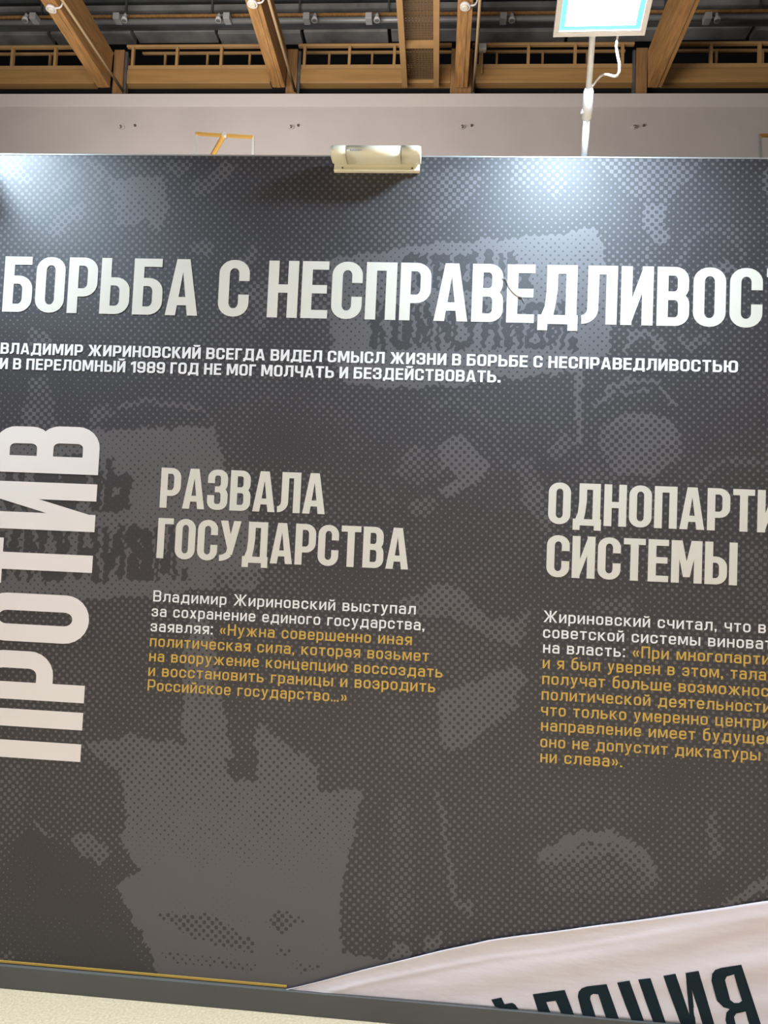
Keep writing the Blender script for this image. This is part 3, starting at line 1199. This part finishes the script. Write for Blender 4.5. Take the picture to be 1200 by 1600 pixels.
# ------------------------------------------------------------------ arm-mounted flood lamps
def lamp_head(t, c, xax, yax, wdt, hgt, lit=True):
    """flood lamp: c centre of its face, xax across, yax up the face; the face looks along xax x yax"""
    xax, yax = xax.normalized(), yax.normalized()
    nrm = xax.cross(yax).normalized()
    R_ = Matrix((xax, yax, nrm)).transposed().to_4x4()
    T_ = Matrix.Translation(c) @ R_
    bm = bmesh.new()
    fr = 0.014
    outer = [(-wdt / 2, -hgt / 2), (wdt / 2, -hgt / 2), (wdt / 2, hgt / 2), (-wdt / 2, hgt / 2)]
    for x0, y0, x1, y1 in ((-wdt / 2, -hgt / 2, wdt / 2, -hgt / 2 + fr), (-wdt / 2, hgt / 2 - fr, wdt / 2, hgt / 2),
                           (-wdt / 2, -hgt / 2 + fr, -wdt / 2 + fr, hgt / 2 - fr), (wdt / 2 - fr, -hgt / 2 + fr, wdt / 2, hgt / 2 - fr)):
        box(bm, (x0, y0, -0.012), (x1, y1, 0.004))
    bm.transform(T_)
    link('frame', bm, 'steel', t)
    bm = bmesh.new()
    box(bm, (-wdt / 2 + 0.004, -hgt / 2 + 0.004, -0.034), (wdt / 2 - 0.004, hgt / 2 - 0.004, -0.0125), 0.006)
    for q in range(9):
        x = -wdt * 0.4 + wdt * 0.8 * q / 8
        box(bm, (x - 0.002, -hgt * 0.4, -0.047), (x + 0.002, hgt * 0.4, -0.033))
    bm.transform(T_)
    link('heat_sink', bm, 'steel', t)
    bm = bmesh.new()
    rw = 0.015
    a, b = wdt / 2 - fr, hgt / 2 - fr
    for x0, y0, x1, y1 in ((-a, -b, a, -b + rw * 0.7), (-a, b - rw, a, b), (-a, -b + rw * 0.7, -a + rw, b - rw), (a - rw, -b + rw * 0.7, a, b - rw)):
        box(bm, (x0, y0, -0.008), (x1, y1, -0.001))
    bm.transform(T_)
    link('glass_rim', bm, 'rim' if lit else 'steel', t)
    bm = bmesh.new()
    box(bm, (-a + rw, -b + rw * 0.7, -0.008), (a - rw, b - rw, -0.0015))
    bm.transform(T_)
    o = link('led_face', bm, 'lamp' if lit else 'steel', t)
    return T_


def flood(base, foot_y, c, xax, yax, label, group):
    t = thing('flood_lamp', label, 'lamp', base, group)
    wdt, hgt = 0.238, 0.19
    T_ = lamp_head(t, c, xax, yax, wdt, hgt)
    foot = T_ @ Vector((-0.014, -hgt / 2, -0.022))
    b = Vector(base)
    d = foot - b
    bm = bmesh.new()
    tube(bm, [b - d * 0.12, b + d * 0.42], 0.0098, 14)
    link('arm', bm, 'steel', t, True)
    bm = bmesh.new()
    tube(bm, [b + d * 0.36, b + d * 0.38, b + d * 0.575, b + d * 0.60], [0.010, 0.0145, 0.0145, 0.011], 14)
    tube(bm, [b + d * 0.42 + Vector((-0.017, -0.004, 0)), b + d * 0.42 + Vector((0.002, 0, 0))], 0.006, 8)
    link('clamp', bm, 'steel', t, True)
    bm = bmesh.new()
    tube(bm, [b + d * 0.58, foot + d * 0.03], 0.0085, 14)
    link('extension_tube', bm, 'steel', t, True)
    bm = bmesh.new()
    e = T_ @ Vector((0.055, -hgt / 2 + 0.004, -0.024))
    tube(bm, spline([e, e + Vector((-0.006, 0.005, -0.045)), e + Vector((0.005, 0.01, -0.095)), e + Vector((0.0, 0.02, -0.118)),
                     b + d * 0.66 + Vector((0.035, -0.005, 0.012)), b + d * 0.615 + Vector((0.008, 0.004, 0))], 6), 0.0032, 8)
    link('cable', bm, 'steel', t, True)
    bm = bmesh.new()
    box(bm, (b.x - 0.02, D + 0.042, WALL_H - 0.09), (b.x + 0.02, D + 0.075, WALL_H + 0.006))
    link('bracket', bm, 'steel', t)
    return t


xa = Vector((1, -0.075, 0.0))
ya = Vector((-0.03, -0.90, 0.43))             # the face looks down and a little out into the aisle
xa = (xa - ya.normalized() * xa.dot(ya.normalized()))
edge = P(935, 55.5, D - 0.21)                 # middle of the edge on the panel side
c0 = edge + ya.normalized() * 0.095
b0 = P(912, 246, D + 0.058)
nrm = xa.normalized().cross(ya.normalized())
flood((b0.x, D + 0.058, WALL_H + 0.01), 0, c0, xa, ya, 'lit white flood lamp on a slim arm above the panel top, upper right', 'flood lamps over the panel')
cl = Vector((-1.58, D - 0.20, c0.z))
flood((-1.66, D + 0.058, WALL_H + 0.01), 0, cl, xa, ya, 'second flood lamp on an arm above the far left end of the panel', 'flood lamps over the panel')
housing(-1.57, 'cream tubular housing on the top edge at the far left end of the panel', None)


RY = D + 1.12
t = thing('rear_panel', 'plain white panel of the next stand, behind the dark panel', 'display panel', (0, RY, 0))
bm = bmesh.new()
box(bm, (X0, RY - 0.02, 0), (X1, RY + 0.02, WALL_H))
link('board', bm, 'white', t)


def yoke(px0, py0, px1, py1, leg, armx, label, col='yellow'):
    Y = D + 0.75
    a, b = P(px0, py0, Y), P(px1, py1, Y)
    t = thing('yoke_lamp', label, 'lamp', (a + b) / 2, 'flood lamps behind the panel')
    bm = bmesh.new()
    bar(bm, a, b, 0.010, 0.012, (0, 1, 0))
    link('yoke_bar', bm, 'yellow', t)
    mid = (a + b) / 2
    mid_px = (px0 + px1) / 2
    for p, dx in ((a, 0.012), (b, 0.006)):
        bm = bmesh.new()
        bar(bm, p + Vector((0, 0, 0.004)), p + Vector((dx, 0, -0.19)), 0.0095, 0.010, (0, 1, 0))
        link('yoke_leg', bm, 'steel', t)
    bm = bmesh.new()
    tube(bm, [mid + Vector((0, 0.0, 0.005)), Vector((*P(mid_px - 131, 447, RY).xy, WALL_H + 0.012))], 0.010, 10)
    link('arm', bm, 'yellow', t, True)
    bm = bmesh.new()
    tube(bm, [mid + Vector((0, -0.012, 0)), mid + Vector((0, 0.012, 0))], 0.009, 10)
    link('pivot', bm, 'steel', t, True)
    lamp_head(t, mid + Vector((0.006, 0.02, -0.19)), Vector((-1, 0, 0)), Vector((0, 0.3, 1)), (b - a).length - 0.012, 0.16, False)
    return t


yoke(306, 209, 396, 214.5, 0, -0.06, 'white lamp yoke, warm light painted on its bar and arm, showing above the panel left of the cream housing')
yoke(1187, 212, 1278, 209, 0, -0.06, 'white-legged lamp yoke showing above the panel at the right edge of the photo')

# ------------------------------------------------------------------ timber roof of the hall
YR = YB + 0.55


def beam(xf, wdt, label, name='timber_beam', depth=0.62, rise=0.07, near=5.5, post=True):
    """horizontal roof beam running towards the viewer from a post behind the white wall"""
    A = P(xf, 138, YB + 0.35)
    Bn = Vector((A.x, near, A.z + rise * (A.y - near)))
    t = thing('roof_beam', label, 'beam', A, 'timber roof beams')
    off = Vector((0, 0, depth / 2))
    bm = bmesh.new()
    bar(bm, A + off, Bn + off, wdt, depth)
    link('glulam_beam', bm, 'wood', t)
    bm = bmesh.new()
    bar(bm, A + Vector((0, -0.03, -0.004)), Bn + Vector((0, 0, -0.004)), wdt * 0.36, 0.012)
    link('bottom_lath', bm, 'wood', t)
    bm = bmesh.new()
    px_ = A.x + (0.0 if abs(A.x - 0.4) < 0.6 else (0.17 if A.x < 0.4 else -0.17))
    hw_ = 0.17 if abs(A.x - 0.4) < 0.6 else 0.085
    box(bm, (px_ - hw_, YR - 0.1, A.z - 0.5), (px_ + hw_, YR + 0.12, A.z + 0.72))
    link('post', bm, 'darkwood', t)
    bm = bmesh.new()
    sgn = 1 if A.x < 0.6 else -1
    box(bm, (px_ + sgn * (hw_ + 0.01), YR - 0.08, A.z - 0.25), (px_ + sgn * (hw_ + 0.05), YR - 0.04, A.z + 0.70))
    link('steel_plate', bm, 'purlin', t)
    return t, A, Bn


beams = []
for xf, lab in ((163, 'leftmost timber roof beam, sloping to the top left corner'),
                (436, 'timber roof beam left of the perforated catwalk'),
                (720, 'timber roof beam seen straight from below, right of the catwalk'),
                (1022, 'timber roof beam right of the lit flood lamp')):
    beams.append(beam(xf, 0.205, lab))

# slim pipes alongside the beams
for (x0, y0, x1, y1), lab in (((192, 142, 97, 0), 'slim ochre pipe beside the leftmost roof beam'),
                              ((461, 142, 420, 0), 'slim ochre pipe beside the beam left of the catwalk'),
                              ((740, 142, 750, 0), 'slim ochre pipe right of the straight roof beam'),
                              ((1030, 132, 1085, 0), 'slim ochre pipe right of the beam by the flood lamp')):
    a = P(x0, y0, YB + 0.3)
    kf = (684 - x1) / (684 - x0) if abs(684 - x0) > 100 else 1.19
    b = P(x1, y1, (YB + 0.3) / max(kf, 1.1))
    bm = bmesh.new()
    tube(bm, [a, b, b + (b - a) * 1.2], 0.022, 8)
    tag(link('roof_pipe', bm, 'pipe', smooth=True), lab, 'pipe', 'slim roof pipes')

# gallery edge with its railing, in bays between the posts
zbot, ztop = P(500, 133, YR).z, P(500, 111, YR).z
zled = P(500, 103, YR).z
zr1, zr2 = P(500, 71.5, YR).z, P(500, 82, YR + 0.6).z
bays = ((-260, 150, (-40, 20, 87), 'gallery railing bay left of the leftmost roof beam'),
        (196, 424, (208, 277, 346), 'gallery railing bay between the two left roof beams'),
        (464, 704, (476, 546, 616), 'gallery railing bay behind the perforated catwalk'),
        (736, 990, (750, 825, 898, 972), 'gallery railing bay behind the flood lamp'),
        (1034, 1420, (1110, 1186, 1262), 'gallery railing bay at the right edge of the photo'))
for x0, x1, posts, lab in bays:
    xa_, xb_ = P(x0, 120, YR).x, P(x1, 120, YR).x
    t = thing('gallery_railing', lab, 'railing', ((xa_ + xb_) / 2, YR, zbot), 'gallery railing bays')
    bm = bmesh.new()
    box(bm, (xa_, YR - 0.06, zbot), (xb_, YR + 0.1, ztop), 0.01)
    link('edge_beam', bm, 'edge', t)
    bm = bmesh.new()
    box(bm, (xa_, YR - 0.03, ztop), (xb_, YR + 0.1, zled))
    link('kick_board', bm, 'rail', t)
    bm = bmesh.new()
    box(bm, (xa_, YR - 0.03, zr1 - 0.02), (xb_, YR + 0.04, zr1 + 0.02), 0.008)
    link('top_rail', bm, 'rail', t)
    bm = bmesh.new()
    box(bm, (xa_, YR + 0.58, zr2 - 0.018), (xb_, YR + 0.63, zr2 + 0.018), 0.008)
    link('rear_rail', bm, 'rail', t)
    for px in posts:
        x = P(px, 95, YR).x
        bm = bmesh.new()
        box(bm, (x - 0.022, YR - 0.035, ztop), (x + 0.022, YR + 0.02, zr1))
        link('baluster', bm, 'rail', t)
        bm = bmesh.new()
        x2 = x + 0.3
        if x2 < xb_:
            box(bm, (x2 - 0.018, YR + 0.58, zled - 0.3), (x2 + 0.018, YR + 0.62, zr2))
            link('rear_baluster', bm, 'rail', t)
# gallery floor strip that carries the rear rails
bm = bmesh.new()
box(bm, (-9, YR + 0.1, zbot), (9, YR + 1.5, zbot + 0.06))
o = struct('trim_2', bm, 'black')

# perforated catwalk
pa, pb = P(632, 116, YR - 0.3), P(682, 114, YR - 0.3)
zc_ = (pa.z + pb.z) / 2
t = thing('catwalk', 'brown perforated catwalk seen from below between two roof beams', 'catwalk', ((pa.x + pb.x) / 2, YR - 0.3, zc_))
yn, rise = 7.0, 0.02
for x in (pa.x, pb.x):
    bm = bmesh.new()
    bar(bm, (x, YR - 0.1, zc_), (x, yn, zc_ + rise * (YR - yn)), 0.085, 0.20)
    link('side_rail', bm, 'rail', t)
bm = bmesh.new()
ny, nxp = 90, 9
x0_, x1_ = pa.x + 0.04, pb.x - 0.04
for j in range(ny + 1):
    y = YR - 0.1 - (YR - 0.1 - yn) * j / ny
    bar(bm, (x0_, y, zc_ + rise * (YR - y) + 0.05), (x1_, y, zc_ + rise * (YR - y) + 0.05), 0.030, 0.006)
for i in range(nxp + 1):
    x = x0_ + (x1_ - x0_) * i / nxp
    bar(bm, (x, YR - 0.1, zc_ + 0.054), (x, yn, zc_ + rise * (YR - yn) + 0.054), 0.026, 0.006)
link('perforated_deck', bm, 'perf', t)
for py in (57, -40):
    y = {57: YR - 0.95, -40: YR - 2.1}[py]
    bm = bmesh.new()
    bar(bm, (pa.x, y, zc_ + rise * (YR - y) + 0.0), (pb.x, y, zc_ + rise * (YR - y) + 0.0), 0.07, 0.08)
    link('cross_bar', bm, 'rail', t)

# steel purlins and slabs of the roof
def purlin(py, Y, hgt, dep, material, label, x0=-9.5, x1=9.5, round_=False):
    z = P(600, py, Y).z
    bm = bmesh.new()
    if round_:
        tube(bm, [(x0, Y, z), (x1, Y, z)], hgt / 2, 12)
    else:
        box(bm, (x0, Y - dep / 2, z - hgt / 2), (x1, Y + dep / 2, z + hgt / 2))
    o = link('roof_purlin', bm, material, smooth=round_)
    tag(o, label, 'roof purlin', 'roof purlins')
    return o, z


YP = 12.6
t = thing('slab_row', 'row of grey ceiling slabs hanging above the gallery railing', 'ceiling slabs', (0, YP, P(600, 55, YP).z))
zsl = P(600, 55, YP).z
x = -8.9
q = 0
while x < 8.5:
    wd = 1.55
    bm = bmesh.new()
    box(bm, (x, YP - 0.15, zsl - 0.06 + 0.02 * ((q * 7) % 3)), (x + wd - 0.06, YP + 0.15, zsl + 0.06 + 0.02 * ((q * 7) % 3)), 0.01)
    link('slab', bm, 'slab', t)
    bm = bmesh.new()
    box(bm, (x + wd - 0.05, YP - 0.42, zsl - 0.05), (x + wd - 0.02, YP - 0.38, zsl + 1.3))
    link('hanger', bm, 'purlin', t)
    x += wd
    q += 1
purlin(38, 12.4, 0.10, 0.10, 'purlin', 'dark steel purlin right above the row of ceiling slabs')
_, zsp = purlin(31, 11.9, 0.10, 0.13, 'grey', 'grey steel tube that carries the small spotlights', round_=True)
purlin(22.5, 11.95, 0.045, 0.03, 'wood', 'brown timber purlin just behind the spotlight tube')
purlin(12, 12.3, 0.10, 0.10, 'slab', 'grey steel purlin above the spotlight tube')
purlin(-2, 12.6, 0.10, 0.10, 'purlin', 'topmost grey steel purlin along the upper edge of the photo')

# spotlights along the tube
for i, (px, lab, flip) in enumerate(((48, 'small white spotlight with grey box, the leftmost on the tube', 1), (190, 'small spotlight with grey box just right of the leftmost beam', -1),
                       (349, 'small white spotlight with grey box left of the second roof beam', 1), (486, 'small spotlight with grey box right of the second roof beam', -1),
                       (583, 'small spotlight with grey box left of the catwalk', -1), (793, 'small spotlight with grey box left of the flood lamp', -1),
                       (1112, 'small spotlight with grey box, the rightmost on the tube', -1))):
    p = P(px, 29, 11.78)
    t = thing('spotlight', lab, 'spotlight', (p.x, 11.9, zsp), 'small spotlights under the roof')
    xl, xb2 = p.x - flip * 0.07, p.x + flip * 0.07
    bm = bmesh.new()
    box(bm, (xb2 - 0.055, 11.70, p.z - 0.055), (xb2 + 0.055, 11.86, p.z + 0.055), 0.008)
    link('driver_box', bm, 'boxgrey', t)
    bm = bmesh.new()
    zc2 = p.z
    tube(bm, [(xl, 11.76, zc2 + 0.075), (xl, 11.76, zc2 + 0.03), (xl, 11.75, zc2 + 0.01), (xl, 11.74, zc2 - 0.02), (xl, 11.73, zc2 - 0.075)], [0.022, 0.03, 0.024, 0.045, 0.05], 14)
    link('lamp_body', bm, 'steel', t, True)
    bm = bmesh.new()
    tube(bm, [(xl, 11.73, zc2 - 0.074), (xl, 11.73, zc2 - 0.082)], [0.042, 0.040], 14)
    link('lens', bm, 'grey', t, True)
    bm = bmesh.new()
    bar(bm, (p.x - 0.1, 11.80, zc2 + 0.07), (p.x + 0.1, 11.80, zc2 + 0.07), 0.03, 0.02)
    link('bracket', bm, 'grey', t)

# round lamps under the beams
for bi, py, lab in ((0, 9, 'round white lamp fixed under the leftmost roof beam'), (2, 5, 'round white lamp fixed under the straight roof beam'), (1, 2, 'round white lamp fixed under the beam left of the catwalk')):
    _, A, Bn = beams[bi]
    best = None
    for q in range(400):
        p = A + (Bn - A) * q / 400
        v = p - Vector((0, 0, ZC))
        yy = 800 - F * v.dot(up) / v.dot(fw)
        if best is None or abs(yy - py) < best[0]:
            best = (abs(yy - py), p)
    p = best[1]
    t = thing('round_lamp', lab, 'lamp', p, 'round lamps under the roof beams')
    bm = bmesh.new()
    tube(bm, [p + Vector((0, 0, -0.02)), p + Vector((0, 0, -0.06))], 0.07, 20)
    link('rim', bm, 'steel', t, True)
    bm = bmesh.new()
    tube(bm, [p + Vector((0, 0, -0.06)), p + Vector((0, 0, -0.075))], [0.052, 0.035], 20)
    link('lens', bm, 'cream', t, True)
    bm = bmesh.new()
    tube(bm, spline([p + Vector((0.06, 0, -0.03)), p + Vector((0.13, 0, -0.02)), p + Vector((0.16, 0, 0.05)), p + Vector((0.12, 0, 0.16))], 5), 0.012, 8)
    link('cable', bm, 'steel', t, True)

# white speaker box on the railing right of the straight beam
p = P(754, 75, YR - 0.12)
t = thing('access_box', 'small white box on the gallery rail right of the straight roof beam', 'box', p)
bm = bmesh.new()
box(bm, p - Vector((0.062, 0.05, 0.055)), p + Vector((0.062, 0.05, 0.055)), 0.018)
link('casing', bm, 'steel', t)
bm = bmesh.new()
box(bm, (p.x - 0.012, p.y - 0.01, p.z - 0.42), (p.x + 0.012, p.y + 0.02, p.z - 0.05))
link('stem', bm, 'rail', t)

# little fittings on the white wall
for px, px2, lab in ((190, 211, 'small grey hook plate with a dot beside it, leftmost on the white wall'),
                     (455, 466, 'small grey hook plate with a dot, on the white wall left of the cream housing'),
                     (722, 737, 'small grey hook plate with a dot, on the white wall right of the cream housing'),
                     (991, 1006, 'small grey hook plate with a dot, on the white wall right of the flood lamp')):
    p, p2 = P(px, 198.5, YB + 0.02), P(px2, 196, YB + 0.02)
    t = thing('wall_fitting', lab, 'wall fitting', p, 'hook plates on the white wall')
    bm = bmesh.new()
    tube(bm, [p + Vector((0, 0.012, 0)), p + Vector((0, -0.012, 0))], [0.055, 0.048], 20)
    bmesh.ops.scale(bm, vec=(1, 1, 0.6), space=Matrix.Translation(-p), verts=bm.verts[:])
    link('plate', bm, 'white', t, True)
    bm = bmesh.new()
    tube(bm, spline([p + Vector((-0.01, -0.012, 0.015)), p + Vector((0, -0.05, 0.0)), p + Vector((0.012, -0.06, -0.02)), p + Vector((0.0, -0.03, -0.03))], 4), 0.008, 8)
    link('hook', bm, 'hookm', t, True)
    bm = bmesh.new()
    tube(bm, [p2 + Vector((0, 0.012, 0)), p2 + Vector((0, -0.015, 0))], 0.018, 12)
    link('stud', bm, 'hookm', t, True)
